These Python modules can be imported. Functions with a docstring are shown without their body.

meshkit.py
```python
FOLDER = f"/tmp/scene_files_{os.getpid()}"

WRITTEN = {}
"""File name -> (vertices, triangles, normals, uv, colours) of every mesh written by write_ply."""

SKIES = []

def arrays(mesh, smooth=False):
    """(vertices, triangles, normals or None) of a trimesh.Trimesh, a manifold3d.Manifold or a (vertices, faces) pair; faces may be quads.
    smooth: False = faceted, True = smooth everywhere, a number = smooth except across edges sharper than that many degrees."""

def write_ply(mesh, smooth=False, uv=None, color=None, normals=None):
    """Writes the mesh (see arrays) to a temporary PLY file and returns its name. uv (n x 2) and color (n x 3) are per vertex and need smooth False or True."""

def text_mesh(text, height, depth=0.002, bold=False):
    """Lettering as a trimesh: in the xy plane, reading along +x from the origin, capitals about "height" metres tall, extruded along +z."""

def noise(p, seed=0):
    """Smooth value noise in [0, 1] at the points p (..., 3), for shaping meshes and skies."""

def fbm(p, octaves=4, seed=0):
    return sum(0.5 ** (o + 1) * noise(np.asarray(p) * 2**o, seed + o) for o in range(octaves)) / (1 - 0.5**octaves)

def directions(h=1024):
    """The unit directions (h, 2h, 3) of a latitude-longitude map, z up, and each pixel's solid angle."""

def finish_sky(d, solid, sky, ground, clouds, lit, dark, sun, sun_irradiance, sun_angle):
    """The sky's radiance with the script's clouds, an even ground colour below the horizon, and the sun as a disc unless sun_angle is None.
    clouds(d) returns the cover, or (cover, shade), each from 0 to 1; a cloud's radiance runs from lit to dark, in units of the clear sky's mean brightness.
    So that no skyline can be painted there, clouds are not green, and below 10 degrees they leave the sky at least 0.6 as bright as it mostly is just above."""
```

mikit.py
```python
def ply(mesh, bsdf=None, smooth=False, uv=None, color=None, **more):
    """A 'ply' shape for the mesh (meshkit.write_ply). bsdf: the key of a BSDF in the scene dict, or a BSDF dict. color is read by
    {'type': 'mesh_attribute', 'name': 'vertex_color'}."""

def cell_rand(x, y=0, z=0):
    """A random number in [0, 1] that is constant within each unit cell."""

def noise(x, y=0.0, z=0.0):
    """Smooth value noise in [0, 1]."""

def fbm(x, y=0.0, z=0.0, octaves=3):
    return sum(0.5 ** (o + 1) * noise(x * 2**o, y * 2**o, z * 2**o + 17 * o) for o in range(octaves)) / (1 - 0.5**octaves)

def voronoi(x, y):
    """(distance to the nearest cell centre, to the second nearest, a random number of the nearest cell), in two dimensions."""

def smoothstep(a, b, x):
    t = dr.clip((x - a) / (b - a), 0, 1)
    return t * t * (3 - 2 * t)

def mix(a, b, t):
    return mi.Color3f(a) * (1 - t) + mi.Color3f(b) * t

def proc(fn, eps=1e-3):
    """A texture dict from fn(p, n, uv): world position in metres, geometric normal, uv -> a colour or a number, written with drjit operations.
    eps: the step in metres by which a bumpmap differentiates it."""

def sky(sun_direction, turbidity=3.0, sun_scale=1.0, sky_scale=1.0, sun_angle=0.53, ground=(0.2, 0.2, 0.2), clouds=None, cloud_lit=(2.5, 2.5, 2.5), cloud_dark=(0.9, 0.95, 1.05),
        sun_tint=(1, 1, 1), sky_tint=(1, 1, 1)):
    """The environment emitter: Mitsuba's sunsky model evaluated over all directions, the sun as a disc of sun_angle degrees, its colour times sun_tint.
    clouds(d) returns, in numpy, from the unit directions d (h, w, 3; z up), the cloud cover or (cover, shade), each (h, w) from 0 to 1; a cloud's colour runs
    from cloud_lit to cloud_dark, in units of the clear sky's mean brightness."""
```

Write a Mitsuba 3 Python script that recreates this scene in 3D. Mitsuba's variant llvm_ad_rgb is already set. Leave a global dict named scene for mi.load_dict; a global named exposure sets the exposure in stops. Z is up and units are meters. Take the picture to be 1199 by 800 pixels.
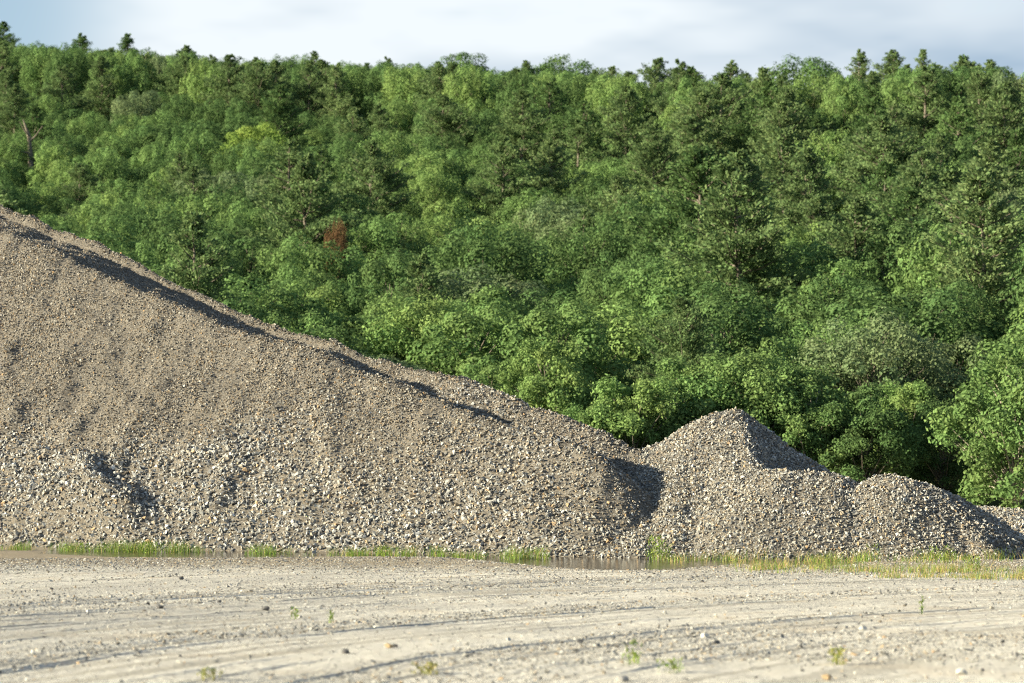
import math, random
import numpy as np, trimesh, shapely, mitsuba as mi, drjit as dr
import mikit, meshkit
from scipy.spatial import ConvexHull, cKDTree

random.seed(7)
T = mi.ScalarTransform4f
scene, labels = {}, {}

# ------------------------------------------------------------------ camera, sky, exposure
EYE, F, HOR = 1.6, 2830.0, 552.0          # eye height (m), focal length and horizon row for a 1199 x 800 frame
pitch = math.atan((HOR - 400) / F)
scene['camera'] = {'type': 'thinlens', 'fov': math.degrees(2 * math.atan(599.5 / F)), 'fov_axis': 'x',
                   'to_world': T().look_at(origin=[0, 0, EYE], target=[0, math.cos(pitch), EYE + math.sin(pitch)], up=[0, 0, 1]),
                   'aperture_radius': 0.022, 'focus_distance': 47.0, 'near_clip': 0.5, 'far_clip': 4000.0}


def clouds(d):
    az = np.arctan2(d[..., 0], d[..., 1])
    el = np.arcsin(np.clip(d[..., 2], -1, 1))
    q = np.stack([np.sin(az) * 3.2, np.cos(az) * 3.2, el * 9.0], -1)
    n = meshkit.fbm(q * 2.3 + 4.1, 5, 3)
    m = meshkit.fbm(q * 0.8 + 9.7, 3, 11)
    east = 1 / (1 + np.exp(-(az + 0.160 + 0.10 * (n - 0.5)) / 0.012))        # the deck's edge crosses the view at the left
    cover = np.clip((n - 0.30) / 0.3 + 0.55 * (m - 0.4) + 0.55, 0.6, 1) * np.clip(0.12 + east, 0, 1) * (0.25 + 0.75 / (1 + np.exp((el - 0.45) / 0.06)))
    shade = np.clip(0.5 * (m - 0.35) / 0.3 + 0.9 * (n - 0.45) / 0.25 + 2.6 * np.clip(az - 0.06, -.3, .25), 0, 1)
    return cover, shade


SUN_AZ, SUN_EL = math.radians(-103), math.radians(18)      # azimuth from +y (straight ahead), negative to the left
sun = [math.sin(SUN_AZ) * math.cos(SUN_EL), math.cos(SUN_AZ) * math.cos(SUN_EL), math.sin(SUN_EL)]
scene['sky'] = mikit.sky(sun, turbidity=3, sky_scale=0.40, sun_tint=(0.82, 1.0, 1.30), clouds=clouds, cloud_lit=(2.35, 2.52, 2.62), cloud_dark=(1.08, 1.42, 1.78))
exposure = 3.88


# ------------------------------------------------------------------ helpers
def at(px, py, Y):
    """The point at depth Y that a pixel of the 1199 x 800 frame shows."""
    v, c, s = (400 - py) / F, math.cos(pitch), math.sin(pitch)
    k = Y / (c - v * s)
    return np.array([(px - 599.5) / F * k, Y, EYE + k * (s + v * c)])


def on_ground(px, py):
    lo, hi = 5.0, 400.0
    for _ in range(60):
        mid = (lo + hi) / 2
        lo, hi = (mid, hi) if at(px, py, mid)[2] > 0 else (lo, mid)
    return at(px, py, lo)


def to_pixel(p):
    x, y, z = p[0], p[1], p[2] - EYE
    c, s = math.cos(pitch), math.sin(pitch)
    depth, up = y * c + z * s, z * c - y * s
    return 599.5 + F * x / depth, 400 - F * up / depth


def tag(key, label=None, cat=None, group=None, kind=None):
    labels[key] = {k: v for k, v in dict(label=label, category=cat, group=group, kind=kind).items() if v}


counts = {}


def numbered(name):
    n = counts.get(name, 0)
    counts[name] = n + 1
    return name if n == 0 else f'{name}_{n:03d}'


def sstep(a, b, x):
    t = np.clip((x - a) / (b - a), 0, 1)
    return t * t * (3 - 2 * t)


def n2(x, y, f, seed=0, octaves=3):
    return meshkit.fbm(np.stack([x * f, y * f, np.zeros_like(x)], -1), octaves, seed)


def rotations(n, rng):
    q = rng.normal(size=(n, 4))
    q /= np.linalg.norm(q, axis=1, keepdims=True)
    w, x, y, z = q.T
    return np.stack([1 - 2 * (y * y + z * z), 2 * (x * y - z * w), 2 * (x * z + y * w), 2 * (x * y + z * w), 1 - 2 * (x * x + z * z), 2 * (y * z - x * w),
                     2 * (x * z - y * w), 2 * (y * z + x * w), 1 - 2 * (x * x + y * y)], 1).reshape(-1, 3, 3)


_rs = np.random.default_rng(5)


def _stone(k):
    p = _rs.normal(size=(k, 3))
    p /= np.linalg.norm(p, axis=1, keepdims=True)
    p *= np.array([1.0, _rs.uniform(0.65, 0.95), _rs.uniform(0.5, 0.8)])
    h = ConvexHull(p)
    m = trimesh.Trimesh(p, h.simplices, process=False)
    m.fix_normals()
    return np.array(m.vertices), np.array(m.faces)


STONES = [_stone(7) for _ in range(16)]
STONE_TONES = np.array([[.25, .25, .245], [.31, .31, .30], [.20, .20, .198], [.41, .41, .40], [.28, .25, .21], [.24, .21, .17], [.34, .25, .16], [.11, .11, .112], [.16, .163, .17]])


def stones_mesh(pos, size, rng, tone_p, flat=1.0, tones=STONE_TONES):
    """One stone per position; returns (v, f, colours)."""
    n = len(pos)
    R, kind = rotations(n, rng), rng.integers(0, len(STONES), n)
    tone = tones[rng.choice(len(tones), n, p=np.array(tone_p) / np.sum(tone_p))] * rng.uniform(0.8, 1.2, (n, 1))
    V, Fc, C, base = [], [], [], 0
    for k, (sv, sf) in enumerate(STONES):
        i = np.nonzero(kind == k)[0]
        if not len(i):
            continue
        w = np.einsum('nij,vj->nvi', R[i], sv) * size[i, None, None]
        w[..., 2] *= flat
        V.append((w + pos[i, None]).reshape(-1, 3))
        Fc.append((sf[None] + (np.arange(len(i)) * len(sv))[:, None, None] + base).reshape(-1, 3))
        C.append(np.repeat(tone[i], len(sv), 0))
        base += len(i) * len(sv)
    return np.vstack(V), np.vstack(Fc), np.clip(np.vstack(C), 0, .8)


def tube(points, radii, sides=6):
    p, r = np.asarray(points, float), np.asarray(radii, float)
    t = np.gradient(p, axis=0)
    t /= np.linalg.norm(t, axis=1, keepdims=True) + 1e-9
    a = np.where(np.abs(t[:, 2:]) < 0.9, [[0, 0, 1.0]], [[1.0, 0, 0]])
    x = np.cross(t, a)
    x /= np.linalg.norm(x, axis=1, keepdims=True)
    y = np.cross(t, x)
    ang = np.arange(sides) / sides * 2 * np.pi
    v = p[:, None] + r[:, None, None] * (np.cos(ang)[None, :, None] * x[:, None] + np.sin(ang)[None, :, None] * y[:, None])
    n = len(p)
    f = []
    for i in range(n - 1):
        for j in range(sides):
            k = (j + 1) % sides
            f += [[i * sides + j, (i + 1) * sides + j, (i + 1) * sides + k], [i * sides + j, (i + 1) * sides + k, i * sides + k]]
    return v.reshape(-1, 3), np.array(f)


def join(parts):
    V, Fc, b = [], [], 0
    for v, f in parts:
        V.append(v); Fc.append(f + b); b += len(v)
    return np.vstack(V), np.vstack(Fc)


def grid_mesh(xs, ys, h, keep=None):
    X, Y = np.meshgrid(xs, ys)
    Z = h(X, Y)
    ny, nx = X.shape
    i = np.arange(ny * nx).reshape(ny, nx)
    q = np.stack([i[:-1, :-1], i[:-1, 1:], i[1:, 1:], i[1:, :-1]], -1).reshape(-1, 4)
    if keep is not None:
        K = keep(X, Y, Z)
        q = q[(K[:-1, :-1] | K[:-1, 1:] | K[1:, 1:] | K[1:, :-1]).ravel()]
    used, inv = np.unique(q, return_inverse=True)
    v = np.stack([X, Y, Z], -1).reshape(-1, 3)[used]
    q = inv.reshape(q.shape)
    return v, np.vstack([q[:, [0, 1, 2]], q[:, [0, 2, 3]]])


VC = {'type': 'mesh_attribute', 'name': 'vertex_color'}
scene['stone_material'] = {'type': 'twosided', 'b': {'type': 'diffuse', 'reflectance': VC}}
scene['leaf_material'] = {'type': 'principledthin', 'base_color': VC, 'roughness': 0.5, 'spec_trans': 0.0, 'diff_trans': 0.6, 'eta': 1.35}
scene['bark_material'] = {'type': 'twosided', 'b': {'type': 'diffuse', 'reflectance': mikit.proc(
    lambda p, n, uv: mikit.mix((.10, .085, .07), (.22, .20, .175), mikit.fbm(p.x * 6, p.y * 6, p.z * 1.5)))}}
scene['pale_bark_material'] = {'type': 'twosided', 'b': {'type': 'diffuse', 'reflectance': mikit.proc(
    lambda p, n, uv: mikit.mix((.20, .17, .14), (.48, .44, .39), mikit.fbm(p.x * 5, p.y * 5, p.z * 3)))}}


# ------------------------------------------------------------------ the lot
def ring(x, y):                      # distance from the bend's centre: the tyre tracks are arcs about it
    return np.hypot(x - 18.8, y - 11.0) + 0.25 * (n2(x, y, 0.12, 40) - 0.5)


_rr = np.random.default_rng(12)
RUTS = [(r, _rr.uniform(0.016, 0.05), _rr.uniform(0.002, 0.008)) for r in np.concatenate([_rr.uniform(19.5, 31.5, 80), [26.3, 26.42, 26.9, 25.7, 23.6, 24.2]])]
WET = shapely.Polygon([on_ground(*p)[:2] for p in [(60, 647), (150, 651.5), (300, 652), (420, 650), (540, 652), (600, 658), (660, 663), (720, 666.5), (775, 666), (835, 661), (900, 659.5),
                                                   (960, 662), (990, 660), (980, 652)]] + [[5.4, 48], [-9.5, 54]])


def lot(x, y):
    z = 0.05 * (n2(x, y, 0.25, 1) - 0.5) + 0.022 * (n2(x, y, 1.3, 2) - 0.5)
    r = ring(x, y)
    for c, w, a in RUTS:
        d = (r - c) / w
        z = z + a * (0.3 + 1.1 * sstep(.35, .65, n2(x + 7 * c, y, 0.35, int(c * 10) % 50, 2))) * (-np.exp(-d * d) + 0.55 * np.exp(-((np.abs(d) - 1.7) / 0.7) ** 2)) * sstep(39, 35, y)
    z = z + 0.014 * (n2(x, y, 4.0, 3) - 0.5)
    near_wet = shapely.distance(shapely.points(np.stack([x, y], -1)), WET) if np.ndim(x) else 0
    z = np.where(near_wet < 1.2, z * sstep(0, 1.2, near_wet) - 0.03 * sstep(0.5, 0, near_wet), z)
    return z


def spaced(lo, hi, fine_lo, fine_hi, fine, coarse):
    return np.unique(np.concatenate([np.arange(lo, fine_lo, coarse), np.arange(fine_lo, fine_hi, fine), np.arange(fine_hi, hi + coarse, coarse)]).round(4))


def lot_colour(p, n, uv):
    r = dr.sqrt(dr.square(p.x - 18.8) + dr.square(p.y - 11.0)) + 0.25 * (mikit.fbm(p.x * .12, p.y * .12, 3.) - .5)
    band = mikit.noise(r * 1.1, 0.2 * p.x + 3, 5.0)
    fine = mikit.fbm(p.x * 22, p.y * 22, 1.0)
    blot = mikit.fbm(p.x * .7 + 3, p.y * .9, 9.0)
    streak = mikit.noise(r * 9.0, 0.35 * p.x, 2.0)
    c = mikit.mix((.61, .59, .54), (.49, .475, .44), mikit.smoothstep(.35, .7, blot))
    c = mikit.mix(c, (.40, .39, .37), 0.55 * mikit.smoothstep(.5, .75, band))
    c = mikit.mix(c, (.27, .25, .215), 0.8 * mikit.smoothstep(.58, .85, streak))
    c = mikit.mix(c, (.22, .21, .195), 0.75 * mikit.smoothstep(.52, .72, fine))
    c = mikit.mix(c, (.60, .58, .53), 0.6 * mikit.smoothstep(.62, .8, mikit.fbm(p.x * 30 + 5, p.y * 30, 3.0)))
    c = mikit.mix(c, (.42, .34, .24), 0.35 * mikit.smoothstep(.6, .8, mikit.fbm(p.x * 1.7, p.y * 1.7, 22.)))
    g = mikit.cell_rand(p.x * 70, p.y * 45, 3.0)
    c = mikit.mix(c, mikit.mix((.16, .155, .145), (.66, .64, .59), g), 0.30 + 0.25 * mikit.smoothstep(.4, .7, band))
    wet = mikit.smoothstep(38.0, 42.5, p.y + 0.12 * p.x + 2.2 * (mikit.fbm(p.x * .5, p.y * 1.2, 4.) - .5))
    return mikit.mix(c, (.23, .19, .135), 0.8 * wet)


scene['lot_material'] = {'type': 'twosided', 'b': {'type': 'bumpmap', 'arbitrary': mikit.proc(lambda p, n, uv: 0.012 * mikit.fbm(p.x * 28, p.y * 28, 7.0) + 0.006 * mikit.noise(p.x * 90, p.y * 90, 1.0), eps=4e-3),
                                                   'scale': 1.0, 'nested': {'type': 'diffuse', 'reflectance': mikit.proc(lot_colour)}}}
rs = np.unique(np.concatenate([np.arange(.5, 15, 1), np.arange(15, 34, .02), np.arange(34, 50, .035), np.arange(50, 76, 1.)]).round(4))                   # polar about the bend, so that the mesh runs along the tracks
th = np.radians(spaced(0, 360, 95, 177, 0.45, 3.0))
_R, _TH = np.meshgrid(rs, th)
_v, _f = grid_mesh(rs, th, lambda R_, T_: lot(18.8 + R_ * np.cos(T_), 11 + R_ * np.sin(T_)))
_v = np.column_stack([18.8 + _v[:, 0] * np.cos(_v[:, 1]), 11 + _v[:, 0] * np.sin(_v[:, 1]), _v[:, 2]])
scene['ground'] = mikit.ply((_v, _f), 'lot_material', smooth=True)
tag('ground', 'pale sandy gravel lot marked with curving tyre tracks', kind='structure')

# muddy water along the foot of the heaps
scene['water_material'] = {'type': 'bumpmap', 'arbitrary': mikit.proc(lambda p, n, uv: 0.0012 * mikit.fbm(p.x * 3, p.y * 5, 2.0), eps=1e-2), 'scale': 1.0,
                           'nested': {'type': 'roughplastic', 'diffuse_reflectance': {'type': 'rgb', 'value': [.085, .068, .045]}, 'int_ior': 1.33, 'alpha': 0.02}}
_pond = WET.buffer(0.25, join_style=1)
_v, _f = trimesh.creation.triangulate_polygon(_pond.segmentize(0.4), engine='earcut')
scene['puddle_water'] = mikit.ply((np.column_stack([_v, np.full(len(_v), -0.012)]), _f), 'water_material', smooth=True)
tag('puddle_water', 'shallow muddy water lying along the foot of the gravel piles', kind='structure')

# ------------------------------------------------------------------ gravel piles
BASE0, BASE1 = on_ground(0, 640)[:2], on_ground(700, 652)[:2]
_bd = (BASE1 - BASE0) / np.linalg.norm(BASE1 - BASE0)
_bn = np.array([-_bd[1], _bd[0]])


def solve_depth(px, py, s):
    best = None
    for Y in np.arange(45, 75, 0.05):
        p = at(px, py, Y)
        d = (p[:2] - BASE0) @ _bn
        if d > 0.2 and p[2] / d < s:
            return Y
    return 60.0


def dense(points, step=0.25):
    p = np.asarray(points, float)
    out = []
    for a, b in zip(p[:-1], p[1:]):
        k = max(1, int(np.linalg.norm(b - a) / step))
        out.append(a + (b - a) * (np.arange(k) / k)[:, None])
    return np.vstack(out + [p[-1:]])


def ridge_height(x, y, pts, s, r):
    """Heap of loose stone poured along the ridge pts (n, 3): falls at slope s from every point of it."""
    h = np.full(np.shape(x), -9.0)
    for (px, py, pz), sl in zip(pts, np.broadcast_to(s, len(pts))):
        h = np.maximum(h, pz - sl * (np.sqrt((x - px) ** 2 + (y - py) ** 2 + r * r) - r))
    return h


front = [(-330, 300), (-160, 262), (-70, 262), (0, 270), (60, 291), (100, 312), (200, 354), (290, 389), (380, 414), (470, 447), (560, 488), (640, 508), (690, 526), (704, 542)]
FD = np.array([solve_depth(x, y, 0.76) for x, y in front])
B_RIDGE = dense([at(x, y, Y) for (x, y), Y in zip(front, FD)])
back = [(-330, 262), (-160, 228), (-60, 222), (0, 237), (60, 268), (108, 283), (160, 311), (240, 349), (310, 379), (380, 399), (430, 419), (480, 431), (540, 438), (590, 464), (640, 479), (690, 499), (742, 524), (800, 540)]
A_RIDGE = dense([at(x, y, np.interp(x, [f[0] for f in front], FD) + np.interp(x, [-400, 0, 300, 480, 740], [6.6, 6.2, 5.2, 4.2, 2.8])) for x, y in back])


def h_main(x, y):
    h = np.maximum(ridge_height(x, y, B_RIDGE, 0.78, 0.10), ridge_height(x, y, A_RIDGE, 0.78, 0.15))
    yb, zb = np.interp(x, B_RIDGE[:, 0], B_RIDGE[:, 1]), np.interp(x, B_RIDGE[:, 0], B_RIDGE[:, 2])      # a ramp was dug along the back of the front crest
    ya, za = np.interp(x, A_RIDGE[:, 0], A_RIDGE[:, 1]), np.interp(x, A_RIDGE[:, 0], A_RIDGE[:, 2])
    t = (y - yb) / np.maximum(ya - yb, .1)
    ramp = zb - .16 + (za - .12 - zb) * np.clip(t, 0, 1)
    inside = sstep(0.02, .06, t) * sstep(.99, .93, t) * sstep(-2.0, -4.6, x)
    h = h * (1 - inside) + ramp * inside
    body = sstep(0.0, 0.8, h)
    line = -8.05 - (y - 50.0) * 0.50 + 0.5 * (n2(x, y, 0.8, 61) - 0.5)
    d = x - line
    h = h + 0.72 * np.where(d < 0, np.exp(d / 2.2), np.exp(-(d / 0.6) ** 2)) * sstep(54.6, 51.6, y) * sstep(0.0, 0.6, h) * sstep(-14, -11, x)
    for x0, y0, y1, k, a in ((-9.2, 52.5, 58, 0.30, 0.20), (-7.0, 52, 55.5, 0.25, 0.18), (-5.9, 50.5, 53.5, 0.2, 0.20), (-8.4, 54, 60, .4, .16), (-3.6, 50, 52.5, .3, .14), (-11.0, 54, 59, .3, .22)):
        d = x - (x0 - (y - y0) * k + 0.9 * (n2(x, y, 0.9, 62) - 0.5))
        h = h + .75 * a * np.where(d < 0, np.exp(d / 0.8), np.exp(-(d / 0.42) ** 2)) * sstep(.35, .6, n2(x, y, 0.8, 65)) * sstep(y0 - .8, y0, y) * sstep(y1 + 1, y1 - .5, y) * body
    h = h + body * (0.26 * (n2(x, y, 0.45, 51) - 0.5) + 0.20 * (n2(x * 1.6, y * .8, 1.3, 52) - 0.5) + 0.07 * (n2(x, y, 5.0, 53) - 0.5))
    return h


CTOP = at(860, 481, 51.0)
C_RIDGE = dense([at(742, 530, 51.2), at(800, 507, 51.1), at(842, 484, 51.0), CTOP])
C_SPUR = [dense([CTOP, at(884, 553, 47.6)]), dense([at(845, 484, 51.0), at(850, 560, 48.0), at(852, 640, 45.4)]), dense([at(830, 492, 51.0), at(824, 566, 48.0), at(821, 640, 45.4)]), dense([at(815, 500, 51.0), at(800, 570, 48.0), at(790, 640, 45.4)]), dense([at(744, 530, 51.2), at(731, 580, 48.8), at(726, 648, 45.5)]), dense([at(770, 520, 51.1), at(755, 585, 48.0), at(750, 645, 45.4)]), dense([at(850, 484, 51.0), at(868, 556, 47.8), at(872, 640, 45.3)])]
D_RIDGE = dense([at(884, 553, 47.5), at(900, 552, 47.3), at(925, 551, 46.8), at(965, 556, 46.6), at(1000, 567, 46.6)])


def h_cone(x, y):
    h = np.maximum(ridge_height(x, y, C_RIDGE, 0.80, 0.2), ridge_height(x, y, D_RIDGE, 0.66, 0.35))
    for spur in C_SPUR:
        h = np.maximum(h, ridge_height(x, y, spur, 0.80 if spur is C_SPUR[0] else 0.70, 0.12 if spur is C_SPUR[0] else 0.35))
    body = sstep(0.0, 0.5, h)
    return h + body * (0.18 * (n2(x, y, 0.8, 71) - 0.5) + 0.12 * (n2(x, y, 2.2, 72) - 0.5))


E_RIDGE = dense([at(1005, 567, 46.6), at(1030, 562, 46.4), at(1052, 558, 46.3), at(1075, 564, 46.3), at(1105, 583, 46.0)])


E_SPUR = dense([at(1098, 578, 46.1), at(1128, 610, 45.0), at(1158, 645, 43.9)])


def h_mound(x, y):
    h = ridge_height(x, y, E_RIDGE, 0.64, 0.3)
    h = np.maximum(h, ridge_height(x, y, E_SPUR, 0.9, 0.12))
    return h + sstep(0, .5, h) * (0.18 * (n2(x, y, 0.9, 81) - 0.5) + 0.11 * (n2(x, y, 2.4, 82) - 0.5))


G_RIDGE = dense([at(1080, 600, 51.0), at(1140, 595, 51.0), at(1200, 599, 50.6), at(1330, 596, 50.0), at(1500, 612, 50)])


def h_berm(x, y):
    h = ridge_height(x, y, G_RIDGE, 0.30, 0.9)
    return h + sstep(0, .4, h) * (0.12 * (n2(x, y, 0.8, 91) - 0.5) + 0.07 * (n2(x, y, 2.4, 92) - 0.5))


PILES = [('gravel_pile', h_main, (-26, 7, 43, 84), 'huge brown and grey gravel pile sloping down from the left edge', 0.11),
         ('gravel_pile_001', h_cone, (-1, 9, 42, 58), 'cone-shaped gravel pile with dark shaded right flank and a lit shoulder', 0.08),
         ('gravel_pile_002', h_mound, (4.5, 13, 41, 54), 'low rounded gravel mound to the right of the cone-shaped pile', 0.08),
         ('gravel_pile_003', h_berm, (6, 24, 43, 58), 'flat low gravel bank at the right edge behind the rounded mound', 0.10)]


def pile_colour(p, n, uv):
    a = mikit.fbm(p.x * 14, p.y * 14, p.z * 14)
    b = mikit.fbm(p.x * .8, p.y * .8, p.z * .8)
    c = mikit.mix((.145, .128, .105), (.105, .094, .080), b)
    c = mikit.mix(c, (.25, .23, .20), 0.6 * mikit.smoothstep(.55, .75, a))
    g = mikit.cell_rand(p.x * 48, p.y * 48, p.z * 48)                   # small chips
    t = mikit.cell_rand(p.x * 48 + 7, p.y * 48, p.z * 48)
    chip = mikit.mix((.075, .072, .068), mikit.mix((.27, .258, .238), (.27, .215, .15), mikit.smoothstep(.6, .9, t)), g * g)
    return mikit.mix(c, chip, 0.75)


scene['fines_material'] = {'type': 'twosided', 'b': {'type': 'diffuse', 'reflectance': mikit.proc(pile_colour)}}


def highest_other(k, x, y):
    h = np.full(np.shape(x), -9.0)
    for j, p in enumerate(PILES):
        if j != k:
            x0, x1, y0, y1 = p[2]
            m = (x > x0) & (x < x1) & (y > y0) & (y < y1)
            if m.any():
                h[m] = np.maximum(h[m], p[1](x[m], y[m]))
    return h


TONE_COARSE = [22, 22, 12, 10, 9, 6, 3, 7, 9]
TONE_FINE = [22, 16, 15, 5, 14, 14, 3, 5, 6]
for k, (key, hf, (x0, x1, y0, y1), text, res) in enumerate(PILES):
    rng = np.random.default_rng(100 + k)
    xs, ys = np.arange(x0, x1, res), np.arange(y0, y1, res)
    scene[key + '__mound'] = mikit.ply(grid_mesh(xs, ys, hf, lambda X, Y, Z: (Z > -0.15)), 'fines_material', smooth=True)
    tag(key, text, 'gravel pile')
    # stones: jittered points with a density that follows the stone size; fewer on the far side
    X, Y = np.meshgrid(xs, ys)
    Z = hf(X, Y)
    gy, gx = np.gradient(Z, res)
    area = np.sqrt(1 + gx ** 2 + gy ** 2) * res * res
    facing = (-gy * 0 + (gx * X + gy * Y - (Z - EYE)) / np.hypot(X, Y)) / np.sqrt(1 + gx ** 2 + gy ** 2)      # > 0: turned to the eye
    ok = (Z > -0.02) & (np.abs(X) < 0.235 * Y + 0.8) & (Z > highest_other(k, X, Y) - 0.05)
    coarse = sstep(3.6, 1.2, Z + 1.6 * (n2(X, Y, 0.35, 33) - 0.5) * 2) * sstep(6, -4, X + 2 * (n2(X, Y, 0.3, 35) - .5)) if k == 0 else np.full_like(Z, 0.45)
    size = (0.023 + 0.015 * coarse) if k == 0 else np.full_like(Z, 0.026)
    patch = sstep(0.42, 0.60, n2((.91 * X - .40 * Y) * 1.3, (.40 * X + .91 * Y) * .3, 0.8, 36)) if k == 0 else np.zeros_like(Z) + 0.1
    dens = np.where(facing > -0.08, 1.0, 0.12) * ok * area / (size * 1.55) ** 2 * (1 - 0.40 * patch * (1 - coarse))
    if k == 0:
        size = size * (1 - .12 * patch * (1 - coarse))
    n = rng.poisson(dens.ravel())
    i = np.repeat(np.arange(len(n)), n)
    px = X.ravel()[i] + rng.uniform(-.5, .5, len(i)) * res
    py = Y.ravel()[i] + rng.uniform(-.5, .5, len(i)) * res
    pz = hf(px, py)
    s = size.ravel()[i] * np.clip(rng.lognormal(-0.05, 0.38, len(i)), 0.45, 2.0)
    co = coarse.ravel()[i] > rng.uniform(0, 1, len(i))
    out = []
    for sel, tp, tones in ((co, TONE_COARSE, STONE_TONES * [1.2, 1.21, 1.22]), (~co, TONE_FINE, STONE_TONES * ([.88, .85, .81] if k == 0 else [1.0, .99, .96]))):
        if sel.any():
            out.append(stones_mesh(np.column_stack([px, py, pz + 0.55 * s])[sel], s[sel], rng, tp, tones=tones))
    b = np.cumsum([0] + [len(o[0]) for o in out])
    v, f, c = np.vstack([o[0] for o in out]), np.vstack([o[1] + bb for o, bb in zip(out, b)]), np.vstack([o[2] for o in out])
    scene[key + '__stones'] = mikit.ply((v, f), 'stone_material', color=c)
    tag(key + '__stones', kind='stuff')
    print(key, len(px), 'stones', len(f), 'triangles')

# loose gravel on the lot: bands along the tracks
rng = np.random.default_rng(300)
N = 260000
gy_ = np.sqrt(rng.uniform(15.8 ** 2, 45 ** 2, N))
gx_ = rng.uniform(-1, 1, N) * (0.225 * gy_ + 0.6)
rr = ring(gx_, gy_)
band = sstep(.48, .72, n2(rr * 0.55, gx_ * 0.06, 1.6, 5)) + 1.2 * sstep(28.3, 29.6, rr) * sstep(33, 31, rr) * n2(gx_, gy_, .7, 6) + 1.3 * sstep(21.6, 20.6, rr) * sstep(20.2, 20.9, gy_) * sstep(24.5, 23.0, gy_) + 0.8 * sstep(37, 40, gy_)
keep = rng.uniform(0, 1, N) < np.clip(0.10 + 0.8 * band, 0, 1) * 0.6
gx_, gy_ = gx_[keep], gy_[keep]
inwet = shapely.contains_xy(WET, gx_, gy_)
gx_, gy_ = gx_[~inwet], gy_[~inwet]
s = 0.011 * np.clip(rng.lognormal(0, 0.5, len(gx_)), 0.4, 3.0)
v, f, c = stones_mesh(np.column_stack([gx_, gy_, lot(gx_, gy_) + 0.2 * s]), s, rng, [22, 22, 10, 14, 14, 6, 3, 5, 4], 0.8)
scene['loose_gravel'] = mikit.ply((v, f), 'stone_material', color=c)
tag('loose_gravel', 'loose grey gravel strewn in bands across the lot', 'gravel', kind='stuff')
print('loose gravel', len(gx_), len(f))

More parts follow.
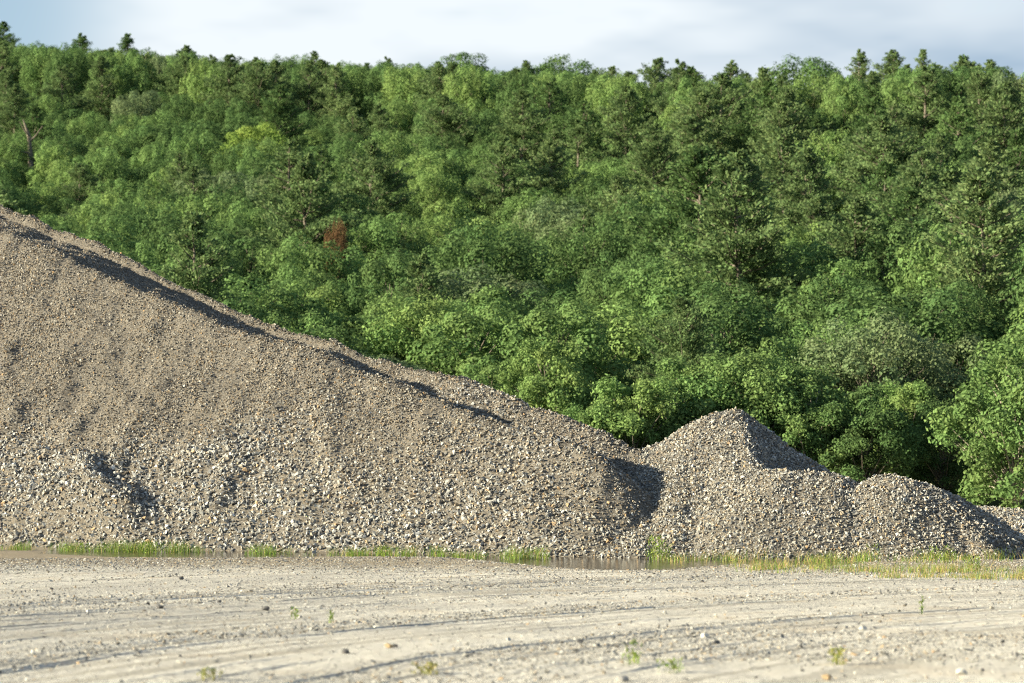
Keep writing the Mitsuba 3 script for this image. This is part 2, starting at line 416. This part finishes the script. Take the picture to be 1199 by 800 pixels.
# single stones that stand out on the lot
ROCKS = [(311, 714, .055, 'dark round stone among the gravel left of the two seedlings'), (405, 764, .05, 'small dark stone on the pale track below the two seedlings'), (187, 712, .05, 'dark stone at the left end of the gravel band'),
         (728, 799, .06, 'grey stone heap piece cut by the bottom edge of the picture'), (968, 796, .05, 'brown stone half sunk in sand at the bottom edge right of centre'), (772, 574, 0, ''),
         (455, 758, .05, 'tan stone beside the gravel patch below the seedlings'), (462, 757, .035, 'small dark stone touching a tan stone in the gravel patch'), (1125, 788, .06, 'pale stone in sand near the lower right corner'),
         (257, 705, .035, 'dark pebble in the gravel band left of centre'), (680, 753, .04, 'dark stone at the left of the front gravel band'), (838, 754, .045, 'dark stone in the middle of the front gravel band'),
         (825, 747, .045, 'white stone in the middle of the front gravel band'), (1010, 740, .05, 'pale block of stone at the back of the front gravel band'), (60, 690, .035, 'dark pebble on the pale lot near the left edge'),
         (330, 652, .05, 'dark stone standing at the edge of the puddle on the left'), (212, 680, .05, 'dark stone on the bare lot below the foot of the huge pile')]
for i, (px, py, s, text) in enumerate(ROCKS):
    if not s:
        continue
    rng = np.random.default_rng(900 + i)
    p = on_ground(px, py)
    p[2] = float(lot(np.array([p[0]]), np.array([p[1]]))[0])
    m = trimesh.creation.icosphere(2, 1.0)
    vv = np.array(m.vertices)
    vv = vv * (1 + 0.5 * (meshkit.fbm(vv * 1.3 + i * 7, 3, i) - .5))[:, None]
    for _ in range(7):                                     # broken faces
        d = rng.normal(size=3); d /= np.linalg.norm(d)
        t = vv @ d
        vv = vv - np.maximum(t - rng.uniform(.55, .85), 0)[:, None] * d
    vv = vv * s * .8 * np.array([1.1, .85, .68]) + p + [0, 0, .4 * s]
    tone = [.10, .10, .105] if 'dark' in text else [.5, .49, .46] if 'white' in text or 'pale' in text else [.33, .25, .16] if 'tan' in text or 'brown' in text else [.27, .27, .27]
    key = numbered('stone')
    cc = np.array(tone) * (0.8 + 0.5 * meshkit.fbm(vv * 30, 3, 2))[:, None]
    scene[key] = mikit.ply((vv, np.array(m.faces)), 'stone_material', color=cc)
    tag(key, text, 'stone')


# ------------------------------------------------------------------ grass and weeds
def blades(pos, height, lean, width, rng, col, jitter=.25, seg=3):
    """Bent tapering grass blades; returns (v, f, colours)."""
    n = len(pos)
    a = rng.uniform(0, 2 * np.pi, n)
    d = np.stack([np.cos(a), np.sin(a), 0 * a], 1)
    side = np.stack([-np.sin(a + .6), np.cos(a + .6), 0 * a], 1)
    h = height * rng.uniform(.5, 1.15, n)
    ln = lean * rng.uniform(.2, 1.3, n)
    V = []
    for k in range(seg + 1):
        t = k / seg
        c = pos + d * (ln * t * t * h)[:, None] + np.array([0, 0, 1.0]) * (h * t * (1 - .25 * ln * t))[:, None]
        w = width * (1 - t) ** .7 + .0006
        V += [c - side * np.reshape(w, (-1, 1)) / 2, c + side * np.reshape(w, (-1, 1)) / 2]
    V = np.stack(V, 1)
    m = 2 * (seg + 1)
    f = np.array([[2 * k, 2 * k + 1, 2 * k + 3] for k in range(seg)] + [[2 * k, 2 * k + 3, 2 * k + 2] for k in range(seg)])
    Fc = (f[None] + (np.arange(n) * m)[:, None, None]).reshape(-1, 3)
    C = np.repeat(np.asarray(col) * rng.uniform(1 - jitter, 1 + jitter, (n, 1)) * np.column_stack([rng.uniform(.9, 1.25, n), np.ones(n), rng.uniform(.8, 1.1, n)]), m, 0)
    return V.reshape(-1, 3), Fc, C


def merge3(out):
    b = np.cumsum([0] + [len(o[0]) for o in out])
    return np.vstack([o[0] for o in out]), np.vstack([o[1] + bb for o, bb in zip(out, b)]), np.vstack([o[2] for o in out])


rng = np.random.default_rng(41)
out = []
GREEN, STRAW = np.array([.15, .25, .06]), np.array([.38, .33, .16])


def strip(pixels, n, height, spread, green=0.7, clump=3.0):
    q = dense([on_ground(*p) for p in pixels], 0.05)
    c = q[rng.integers(0, len(q), n * 3)] + rng.normal(size=(n * 3, 3)) * [.05, spread, 0]
    k = n2(c[:, 0], c[:, 1], clump, 77, 2) > rng.uniform(.45, .75, n * 3)
    c = c[k][:n]
    c[:, 2] = np.maximum(lot(c[:, 0], c[:, 1]), -.02)
    g = rng.uniform(0, 1, len(c)) < green
    for sel, col in ((g, GREEN), (~g, STRAW)):
        if sel.any():
            out.append(blades(c[sel], height * (.25 + 1.3 * n2(c[sel, 0], c[sel, 1], 2.0, 79, 2)), .5, .006, rng, col))


strip([(-60, 644.5), (60, 644.5), (120, 645), (300, 648), (400, 651), (520, 653), (640, 654)], 5600, .24, .22, .85, 3.0)
strip([(770, 656), (860, 655), (1000, 657), (1100, 657), (1260, 657)], 2600, .22, .5, .6)
strip([(860, 668), (960, 668), (1080, 671), (1260, 672)], 2600, .17, .7, .55)
strip([(1020, 677), (1130, 678), (1260, 678)], 1600, .12, .35, .5)
v, f, c = merge3(out)
scene['grass'] = mikit.ply((v, f), 'leaf_material', color=c)
tag('grass', 'sparse green and straw coloured grass along the foot of the gravel piles', 'grass', kind='stuff')


def weed(px, py, h, n, text, name='weed', col=(.16, .24, .06), spread=.06, leafy=True):
    r = np.random.default_rng(int(px * 7 + py))
    p = on_ground(px, py)
    p[2] = float(lot(np.array([p[0]]), np.array([p[1]]))[0])
    c = p + r.normal(size=(n, 3)) * [spread, spread, 0]
    parts = [blades(c, h * r.uniform(.5, 1, n), .35, .012, r, col)]
    if leafy:                                              # small leaves up the stems
        k = n * 5
        t = r.uniform(.15, 1, k)
        q = c[r.integers(0, n, k)] + np.column_stack([r.normal(size=(k, 2)) * .3 * spread, t * h * .85])
        parts.append(blades(q, np.full(k, .18 * h + .02), 1.5, .018, r, np.array(col) * 1.05))
    v, f, cc = merge3(parts)
    key = numbered(name)
    scene[key] = mikit.ply((v, f), 'leaf_material', color=cc)
    tag(key, text, 'weed')


weed(766, 655, .50, 26, 'tall clump of bright green weeds at the foot between two piles', spread=.10)
weed(781, 655, .36, 16, 'shorter green weed clump just right of the tall clump', spread=.08)
weed(344, 724, .14, 5, 'slender pale seedling on the track, left one of two', spread=.03)
weed(387, 729, .15, 5, 'seedling with bright low leaves on the track, right one of two', spread=.02)
weed(738, 779, .20, 9, 'sprawling green weed with upright stem in the sandy foreground', spread=.07)
weed(785, 789, .12, 9, 'low bushy green weed in the foreground right of the sprawling one', spread=.06)
weed(1079, 720, .22, 4, 'thin single-stemmed weed on the track at the right', spread=.02)
weed(984, 777, .15, 12, 'pale low weed tuft in front of the gravel band at the right', spread=.045, col=(.26, .30, .09))
weed(180, 647, .28, 22, 'bright green weed clump at the foot of the huge pile near the left', spread=.11)
weed(628, 653, .22, 14, 'green weed clump where the huge pile meets the puddle', spread=.09)
weed(448, 652, .22, 14, 'green weed clump at the foot of the huge pile left of centre', spread=.08)
weed(95, 643, .2, 12, 'small green weed clump at the foot of the pile near the left edge', spread=.08)
weed(1098, 660, .32, 22, 'green weed clump before the rounded mound at the right', spread=.13)
weed(1022, 655, .3, 14, 'weed clump against the foot of the rounded mound', spread=.06)
weed(1140, 668, .28, 16, 'green weed clump in the grass in front of the shaded mound flank', spread=.07)
weed(500, 792, .1, 14, 'low straw-green tuft in the sand at the bottom left of centre', spread=.05, col=(.27, .28, .1))
weed(245, 797, .1, 12, 'low green tuft in the sand at the bottom left', spread=.04, col=(.25, .28, .1))

# ------------------------------------------------------------------ the hill
def ridge_at(u):
    return np.interp(u, [-.3, -.21, 0, .12, .21, .3], [400, 370, 300, 240, 225, 220])


def sky_row(u):                      # row of the tree tops on the ridge
    return np.interp(u * F + 599.5, [-100, 0, 150, 300, 450, 600, 750, 900, 1050, 1300], [40, 45, 55, 66, 70, 76, 84, 84, 78, 78])


def hill(x, y):
    yy = np.maximum(y, 20.0)
    u = np.clip(x / yy, -.5, .5)
    R = ridge_at(u)
    top = EYE + (HOR - sky_row(u)) / F * R - 7.6
    t = np.clip((yy - 82) / (R - 82), 0, None)
    z = top * np.where(t < 1, .50 * t + .50 * t * t, 1 - .5 * (t - 1) ** 2 / (.2 + (t - 1)))
    z = z + (3.0 * (n2(x, y, .018, 15) - .5)) * sstep(85, 130, yy)
    return np.where(y < 76, -.3, -.3 * sstep(90, 78, y) + z)


scene['forest_floor_material'] = {'type': 'twosided', 'b': {'type': 'diffuse', 'reflectance': mikit.proc(lambda p, n, uv: mikit.mix((.035, .045, .018), (.07, .075, .03), mikit.fbm(p.x * .4, p.y * .4, 1.0)))}}
hx = np.unique(np.concatenate([np.arange(-900, -140, 40), np.arange(-140, 120, 4), np.arange(120, 900, 40)]))
hy = np.unique(np.concatenate([np.arange(-300, 70, 30), np.arange(70, 430, 4), np.arange(430, 1500, 40)]))
scene['hillside'] = mikit.ply(grid_mesh(hx, hy, hill), 'forest_floor_material', smooth=True)
tag('hillside', 'wooded hillside rising behind the gravel lot', kind='structure')


# ------------------------------------------------------------------ trees
def leaf_cards(pos, nrm, size, rng, aspect=.62):
    """Pointed-oval leaves of four corners at pos, facing nrm."""
    n = len(pos)
    a = rng.normal(size=(n, 3))
    x = np.cross(nrm, a); x /= np.linalg.norm(x, axis=1, keepdims=True) + 1e-9
    y = np.cross(nrm, x)
    s = (size * rng.uniform(.7, 1.3, n))[:, None]
    v = np.stack([pos - x * s, pos - y * s * aspect + nrm * s * .12, pos + x * s, pos + y * s * aspect + nrm * s * .12], 1).reshape(-1, 3)
    f = (np.array([[0, 1, 2], [0, 2, 3]])[None] + (np.arange(n) * 4)[:, None, None]).reshape(-1, 3)
    return v, f


def unit(v):
    return v / (np.linalg.norm(v, axis=-1, keepdims=True) + 1e-9)


def broadleaf(seed, H, R, nlobe, nleaf, leaf, low=.2, fill=.25, small=.30, loose=.35, shell=.72):
    """(trunk mesh, crown vertices, crown faces, tint, yellowness): bunches of leaves held out on limbs all over an uneven crown, with gaps between."""
    rng = np.random.default_rng(seed)
    zc, zr = H * (1 + low) / 2, H * (1 - low) / 2
    L = []
    for k in range(nlobe * 4):
        d = unit(rng.normal(size=3) + [0, 0, .25])
        bulge = .74 + .55 * meshkit.fbm((d * 1.6 + seed)[None], 2, seed)[0]
        q = np.array([d[0] * R, d[1] * R, d[2] * zr]) * bulge * (rng.uniform(.68, .88) if rng.uniform() > fill else rng.uniform(.2, .6))
        r = R * small * rng.uniform(.65, 1.25)
        if all(np.linalg.norm((q - l) * [1, 1, 1.2]) > .64 * (r + rr) for l, rr in L):
            L.append((q, r))
        if len(L) >= nlobe:
            break
    C, LR = np.array([l for l, _ in L]) + [0, 0, zc], np.array([r for _, r in L])
    j = rng.choice(len(L), nleaf, p=LR ** 2 / (LR ** 2).sum())
    e = unit(rng.normal(size=(nleaf, 3)) + [0, 0, .35])
    lump = .70 + .62 * meshkit.noise(e * 2.6 + C[j] * 3.1, 4)            # each bunch is itself uneven
    rad = lump * rng.uniform(shell, 1.0 + .25 * (shell < .6), nleaf) ** .8
    tall = np.column_stack([np.ones(len(L)), np.ones(len(L)), rng.uniform(.65, 1.2, len(L))])
    pos = C[j] + e * (LR[j] * rad)[:, None] * tall[j]
    nrm = unit(e + [0, 0, .25] + loose * rng.normal(size=(nleaf, 3)))
    v, f = leaf_cards(pos, nrm, leaf, rng)
    tb = rng.uniform(.86, 1.16, len(L))
    tint = np.repeat(tb[j] * rng.uniform(.88, 1.12, nleaf), 4)
    yel = np.repeat(rng.uniform(.94, 1.07, len(L))[j] * rng.uniform(.95, 1.06, nleaf), 4)
    r0 = .015 * H + .02
    top = np.array([rng.normal() * .02 * H, rng.normal() * .02 * H, H * .8])
    tt = np.linspace(0, 1, 7)[:, None]
    parts = [tube(np.array([0, 0, -.6]) * (1 - tt) + top * tt + np.sin(tt * 5 + seed) * [.012 * H, .01 * H, 0] * tt, r0 * (1.15 - np.linspace(0, 1, 7)), 7)]
    for l, r in zip(C, LR):
        z0 = np.clip(l[2] - .9 * np.hypot(l[0], l[1]) - .1 * H, .12 * H, .72 * H)
        a = np.array([0, 0, z0]) + top * [1, 1, 0] * (z0 / top[2])
        q = np.linspace(0, 1, 4)[:, None]
        parts.append(tube(a * (1 - q) + l * q + np.array([0, 0, .03 * H]) * np.sin(q * 3.1), r0 * .4 * (1 - .85 * np.linspace(0, 1, 4)), 4))
    return join(parts), v, f, tint, yel


def pine(seed, H, R, whorls, leaf, first=.18, per=11, droop=.0):
    """White-pine shape: whorls of rising limbs with flat plumes of needles."""
    rng = np.random.default_rng(seed)
    parts = [tube([[0, 0, -.6], [.02 * H * rng.normal(), 0, H * .4], [0, .01 * H * rng.normal(), H * .75], [0, 0, H]], [.016 * H + .03, .012 * H + .02, .007 * H, .012], 6)]
    P, Nn, A, CL, cid = [], [], [], [], 0
    for w in range(whorls):
        t = (w + .5) / whorls
        z = H * (first + (1 - first) * t ** .92)
        env = R * (min(1, .45 + 1.6 * t) if t < .35 else ((1 - t) / .65) ** .95) + .14
        for k in range(rng.integers(4, 7) if t < .9 else 4):
            if rng.uniform() < .10:
                continue
            ang = rng.uniform(0, 2 * np.pi)
            ln = env * rng.uniform(.6, 1.2)
            d = np.array([math.cos(ang), math.sin(ang), 0])
            lift = rng.uniform(.15, .45) + .7 * t ** 2
            a, b = np.array([0, 0, z]), np.array([0, 0, z]) + d * ln + [0, 0, lift * ln - droop * ln]
            parts.append(tube([a, (a + b) / 2 - [0, 0, .05 * ln], b], [.004 * H + .006, .003 * H, .006], 4))
            side = np.array([-d[1], d[0], 0])
            ntuft = max(4, int(ln / .22))
            for m in range(ntuft):
                s = .12 + .88 * (m + rng.uniform()) / ntuft
                w_ = (1.15 - s) * ln * .38 + .12
                q = a * (1 - s) + b * s + side * rng.uniform(-1, 1) * w_ + np.array([0, 0, rng.uniform(-.05, .16)])
                axis = unit(d * .8 + side * rng.uniform(-.6, .6) + [0, 0, .55])
                n_ = per
                P.append(q + rng.normal(size=(n_, 3)) * [.16, .16, .10] * min(1, .25 + .5 * ln))
                A.append(unit(axis + .55 * rng.normal(size=(n_, 3))))
                CL += [cid] * n_
            cid += 1
    P, A, CL = np.vstack(P), np.vstack(A), np.array(CL)
    n = len(P)
    x = unit(np.cross(A, rng.normal(size=(n, 3))))
    s = (leaf * rng.uniform(.7, 1.3, n))[:, None]
    v = np.stack([P - x * s * .15, P + A * s * .5 - x * s * .24, P + A * s, P + A * s * .5 + x * s * .24], 1).reshape(-1, 3)
    f = (np.array([[0, 1, 2], [0, 2, 3]])[None] + (np.arange(n) * 4)[:, None, None]).reshape(-1, 3)
    tint = np.repeat(rng.uniform(.85, 1.15, cid)[CL] * rng.uniform(.8, 1.2, n), 4)
    yel = np.repeat(rng.uniform(.92, 1.12, n), 4)
    return join(parts), v, f, tint, yel


TONES = {'dark': (.098, .170, .072), 'mid': (.146, .240, .096), 'light': (.185, .285, .110), 'lime': (.225, .330, .095), 'pine': (.128, .198, .094), 'pale_pine': (.160, .236, .114), 'grey': (.160, .222, .126), 'rust': (.150, .095, .058)}
PROTO = {}
for k in range(6):
    PROTO[f'broad{k}'] = broadleaf(20 + k, 10.0, 4.3 + .4 * (k % 3), (52, 64, 46, 70, 58, 40)[k], 17000, (.12, .11, .125, .11, .12, .13)[k], low=.14 + .03 * (k % 4), loose=(.28, .42)[k in (1, 4)], shell=(.74, .55)[k in (1, 4)], small=(.24, .22, .27, .21, .24, .28)[k])
for k in range(5):
    PROTO[f'pine{k}'] = pine(50 + k, 10.0, 2.2 + .25 * k, 18 + k, .19, first=.10 + .02 * k, per=26)
for k in range(4):
    PROTO[f'near{k}'] = broadleaf(70 + k, 6.0, 2.3 + .2 * k, (60, 75, 50, 66)[k], 24000, .070, low=.04, fill=.35, small=.20, loose=.65, shell=.35)
GROUPS = {}


def group_for(proto, tone, bark='bark_material'):
    name = f'source_{proto}_{tone}'
    if name not in GROUPS:
        (tv, tf), v, f, tint, yel = PROTO[proto]
        col = np.array(TONES[tone])[None] * tint[:, None] * np.column_stack([yel, np.ones_like(yel), .9 + 0 * yel])
        scene[name] = {'type': 'shapegroup', 'trunk': mikit.ply((tv, tf), bark, smooth=True), 'crown': mikit.ply((v, f), 'leaf_material', color=col)}
        GROUPS[name] = 1
    return name


TREES = []          # dicts


def plant(kind, proto, tone, x, y, height, width=1.0, turn=None, text=None, bark='bark_material', rng=random):
    H0 = 6.0 if proto.startswith('near') else 10.0
    s = height / H0
    z = float(hill(np.array([x]), np.array([y]))[0])
    key = numbered(kind)
    m = T().translate([x, y, z]).rotate([0, 0, 1], rng.uniform(0, 360) if turn is None else turn).scale([s * width, s * width, s])
    scene[key] = {'type': 'instance', 'shapegroup': {'type': 'ref', 'id': group_for(proto, tone, bark)}, 'to_world': m}
    px, py = to_pixel((x, y, z + height))
    TREES.append(dict(key=key, kind=kind, tone=tone, x=x, y=y, z=z, h=height, px=px, py=py, text=text, ppm=F / y))
    return key


# trees that stand out, by the place they have on the hill
def stand(kind, proto, tone, px, py, Y, width=1.0, text=None, **kw):
    """A tree at depth Y whose top shows at (px, py)."""
    p = at(px, py, Y)
    z = float(hill(np.array([p[0]]), np.array([p[1]]))[0])
    return plant(kind, proto, tone, p[0], p[1], p[2] - z, width, text=text, **kw)


stand('broadleaf_tree', 'near1', 'mid', 1188, 402, 80, 1.0, 'leafy green tree with pale forked trunk at the right edge', bark='pale_bark_material')
stand('broadleaf_tree', 'near0', 'light', 742, 436, 84, 1.0, 'light green bushy tree in the notch between the two tallest piles')
stand('broadleaf_tree', 'near2', 'mid', 805, 425, 86, 1.0, 'young tree standing left behind the cone-shaped pile', bark='pale_bark_material')
stand('broadleaf_tree', 'near3', 'mid', 878, 412, 86, 1.1, 'broad leafy tree directly behind the peak of the cone-shaped pile')
stand('broadleaf_tree', 'near1', 'mid', 950, 430, 85, 1.0, 'green tree behind the shaded flank of the cone-shaped pile')
stand('broadleaf_tree', 'near2', 'dark', 1010, 455, 84, 1.0, 'dark tree rising above the gap left of the rounded mound')
stand('broadleaf_tree', 'near0', 'light', 1062, 442, 90, 1.0, 'light green tree above the top of the rounded mound')
stand('broadleaf_tree', 'near3', 'dark', 1105, 470, 86, .9, 'dark shaded tree left of the pale-trunked tree at the right edge')
stand('broadleaf_tree', 'near2', 'mid', 1150, 455, 92, 1.0, 'green tree just behind the pale-trunked tree at the right edge')
stand('broadleaf_tree', 'near1', 'light', 640, 398, 92, .9, 'light green tree standing over the lower ridge of the huge pile')
stand('broadleaf_tree', 'near0', 'mid', 690, 470, 84, .9, 'low bush peeping over the end of the huge pile')
stand('broadleaf_tree', 'near3', 'light', 500, 350, 104, 1.1, 'wide spreading light green tree above the middle of the huge pile')
stand('broadleaf_tree', 'near2', 'mid', 570, 340, 112, 1.1, 'large round tree right of the wide spreading tree over the huge pile')
stand('broadleaf_tree', 'near0', 'mid', 430, 362, 106, 1.0, 'green tree left of the wide spreading tree over the huge pile')
stand('broadleaf_tree', 'near1', 'mid', 1260, 470, 82, 1.0, 'green tree beyond the right edge')
stand('pine_tree', 'pine1', 'dark', 4, 27, 372, 1.2, 'dark pine standing tallest on the ridge at the left corner')
stand('pine_tree', 'pine0', 'dark', 94, 41, 372, 1.3, 'dark flat-topped pine on the ridge near the left corner')
stand('pine_tree', 'pine2', 'dark', 150, 42, 358, 1.1, 'tall dark pine on the ridge where the blue sky ends')
stand('pine_tree', 'pine0', 'pine', 1006, 60, 236, 1.0, 'pine with pointed top on the ridge, left of three spires')
stand('pine_tree', 'pine3', 'pine', 1045, 62, 234, 1.05, 'pine with pointed top on the ridge, middle of three spires')
stand('pine_tree', 'pine1', 'pale_pine', 1081, 60, 230, .8, 'thin pine with wispy open top on the ridge, right of three spires')
stand('pine_tree', 'pine2', 'dark', 1128, 70, 262, .8, 'small dark pine tip showing behind the ridge at the right')
stand('pine_tree', 'pine1', 'pine', 1102, 160, 178, .95, 'big feathery pine standing forward on the slope at the right')
stand('pine_tree', 'pine3', 'pale_pine', 915, 120, 196, 1.0, 'pale feathery pine high on the slope right of centre')
stand('pine_tree', 'pine2', 'pine', 590, 165, 200, 1.0, 'feathery pine in the middle of the slope near the centre')
stand('broadleaf_tree', 'broad1', 'dark', 661, 64, 305, 1.0, 'dark round tree standing proud on the ridge at the centre')
stand('broadleaf_tree', 'broad3', 'dark', 535, 62, 318, 1.1, 'dark round tree on the ridge left of the centre')
stand('broadleaf_tree', 'broad2', 'dark', 948, 72, 250, 1.0, 'dark tree on the ridge left of the three pine spires')
stand('broadleaf_tree', 'broad0', 'lime', 300, 145, 255, 1.3, 'lime green tree on the upper slope at the left')
stand('broadleaf_tree', 'broad2', 'dark', 218, 145, 268, 1.5, 'wide dark green tree left of the lime green tree')
stand('broadleaf_tree', 'broad4', 'rust', 394, 258, 150, .22, 'small dull rust-coloured tree among green ones above the huge pile')

# the rest of the wood
rng = np.random.default_rng(2024)
placed = [(t['x'], t['y']) for t in TREES]
tries = 0
while tries < 20000:
    tries += 1
    u = rng.uniform(-.245, .245)
    R = float(ridge_at(u))
    Y = math.sqrt(rng.uniform(92 ** 2, (R + 30) ** 2))
    x = u * Y
    t = (Y - 82) / (R - 82)
    gap = (3.95 + .85 * t) * rng.uniform(.85, 1.2)
    if any((x - a) ** 2 + (Y - b) ** 2 < gap * gap for a, b in placed):
        continue
    pinep = np.interp(u, [-.2, 0, .06, .2], [.13, .18, .42, .60]) * np.interp(t, [0, .3, .6, 1], [.15, .5, 1, 1])
    grove = n2(np.array([x]), np.array([Y]), .03, 88, 2)[0]
    is_pine = rng.uniform() < pinep * (0.4 + 1.2 * grove)
    h = float(np.interp(t, [0, .25, 1], [5.2, 6.9, 7.2])) * rng.uniform(.68, 1.25) * (1.42 if is_pine else 1)
    z = float(hill(np.array([x]), np.array([Y]))[0])
    px, py = to_pixel((x, Y, z + h))
    lim = sky_row(u) - rng.uniform(-5, 6) - (8 if is_pine and rng.uniform() < .3 else 0)
    if t > .7 and py < lim:                                # the skyline is even
        h -= (lim - py) / F * Y
        px, py = to_pixel((x, Y, z + h))
    if .85 < t < 1.05 and py > sky_row(u) + 7:
        h += (py - sky_row(u) - 7) / F * Y
        px, py = to_pixel((x, Y, z + h))
    if px < 745 and py > np.interp(px, [0, 300, 540, 745], [237, 375, 440, 525]) + 25:      # hidden behind the huge pile
        continue
    if (abs(px - 36) < 26 and Y < 262 and 120 < py < 215) or (abs(px - 394) < 20 and Y < 150 and 235 < py < 300):      # keep the dead tree and the rust-red one in view
        continue
    placed.append((x, Y))
    g = rng.uniform()
    if is_pine:
        plant('pine_tree', f'pine{rng.integers(5)}', 'pine' if g < .55 else 'pale_pine' if g < .85 else 'dark', x, Y, h, rng.uniform(.95, 1.3), rng=rng)
    else:
        plant('broadleaf_tree', f'broad{rng.integers(6)}', 'dark' if g < .40 else 'mid' if g < .78 else 'light' if g < .965 else 'grey', x, Y, h, rng.uniform(.84, 1.16) * min(1.2, 6.8 / h), rng=rng)

# past 300 of a kind, the ones that show smallest are one mass
far = sorted([t for t in TREES if t['kind'] == 'broadleaf_tree'], key=lambda t: (t['text'] is None, t['y']))[300:]
for i, t in enumerate(far):
    scene[f'far_woods__{i + 1:03d}'] = scene.pop(t['key'])
if far:
    tag('far_woods', 'far green woods along the top of the hill', 'woods', kind='stuff')
TREES = [t for t in TREES if t['key'] in scene]

# bare dead tree on the slope at the left
p = at(34, 188, 262)
zt = float(hill(np.array([p[0]]), np.array([p[1]]))[0])
H = at(34, 140, 262)[2] - zt
base = np.array([p[0], p[1], zt])
scene['dead_tree__trunk'] = mikit.ply(tube(base + np.array([[.3, 0, -.5], [.2, 0, H * .5], [0, 0, H * .8], [-.7, 0, H]]), [.34, .3, .24, .06], 7), 'bark_material', smooth=True)
for k, (z0, dx, dz, r) in enumerate(((.62, -2.0, .3, .16), (.75, 1.5, 1.6, .13), (.8, -1.0, 1.6, .12), (.55, 1.6, .5, .12))):
    a = base + [0.1, -.1, H * z0]
    scene['dead_tree__' + ('branch' if k == 0 else f'branch_{k:03d}')] = mikit.ply(tube([a, a + [dx * .5, -.4, dz * .4], a + [dx, -.8, dz]], [r, r * .7, .03], 5), 'bark_material', smooth=True)
tag('dead_tree', 'bare grey dead tree with forked branches on the slope at the far left', 'dead tree')
print('trees', len(TREES), {k: sum(t['kind'] == k for t in TREES) for k in ('broadleaf_tree', 'pine_tree')})

# ------------------------------------------------------------------ labels of the trees: place on the slope, kind, tone, then rank among those alike
ORDINAL = 'first second third fourth fifth sixth seventh eighth ninth tenth eleventh twelfth thirteenth fourteenth fifteenth sixteenth seventeenth eighteenth nineteenth twentieth'.split()
COLS = ['far left', 'left part', 'left of centre', 'centre left', 'centre right', 'right of centre', 'right part', 'far right']
TONE_WORDS = {'dark': 'dark green', 'mid': 'mid green', 'light': 'light green', 'lime': 'lime green', 'pine': 'feathery', 'pale_pine': 'pale feathery', 'grey': 'greyish green', 'rust': 'rust red'}
cells = {}
for t in TREES:
    if t['text']:
        tag(t['key'], t['text'], 'tree')
        continue
    row = 'ridge' if t['py'] < 95 else 'upper slope' if t['py'] < 160 else 'middle slope' if t['py'] < 240 else 'lower slope' if t['py'] < 340 else 'hill foot'
    kind = 'pine' if t['kind'] == 'pine_tree' else 'leafy tree'
    cells.setdefault((f"{TONE_WORDS[t['tone']]} {kind}", f"{row}, {COLS[int(np.clip(t['px'] / 150, 0, 7))]}"), []).append(t)
for (what, where), ts in cells.items():
    ts.sort(key=lambda t: t['px'])
    for i, t in enumerate(ts):
        which = ['left', 'right'][i] + ' one of two' if len(ts) == 2 else ORDINAL[min(i, 19)] + f' from left of {len(ts)}'
        tag(t['key'], f'{what} on the {where}' if len(ts) == 1 else f'{which} {what}s on the {where}', 'tree', 'trees covering the hillside')
tri = 0
for k, d in scene.items():
    if d.get('type') == 'ply':
        tri += len(meshkit.WRITTEN[d['filename']][1])
print('own triangles', tri)
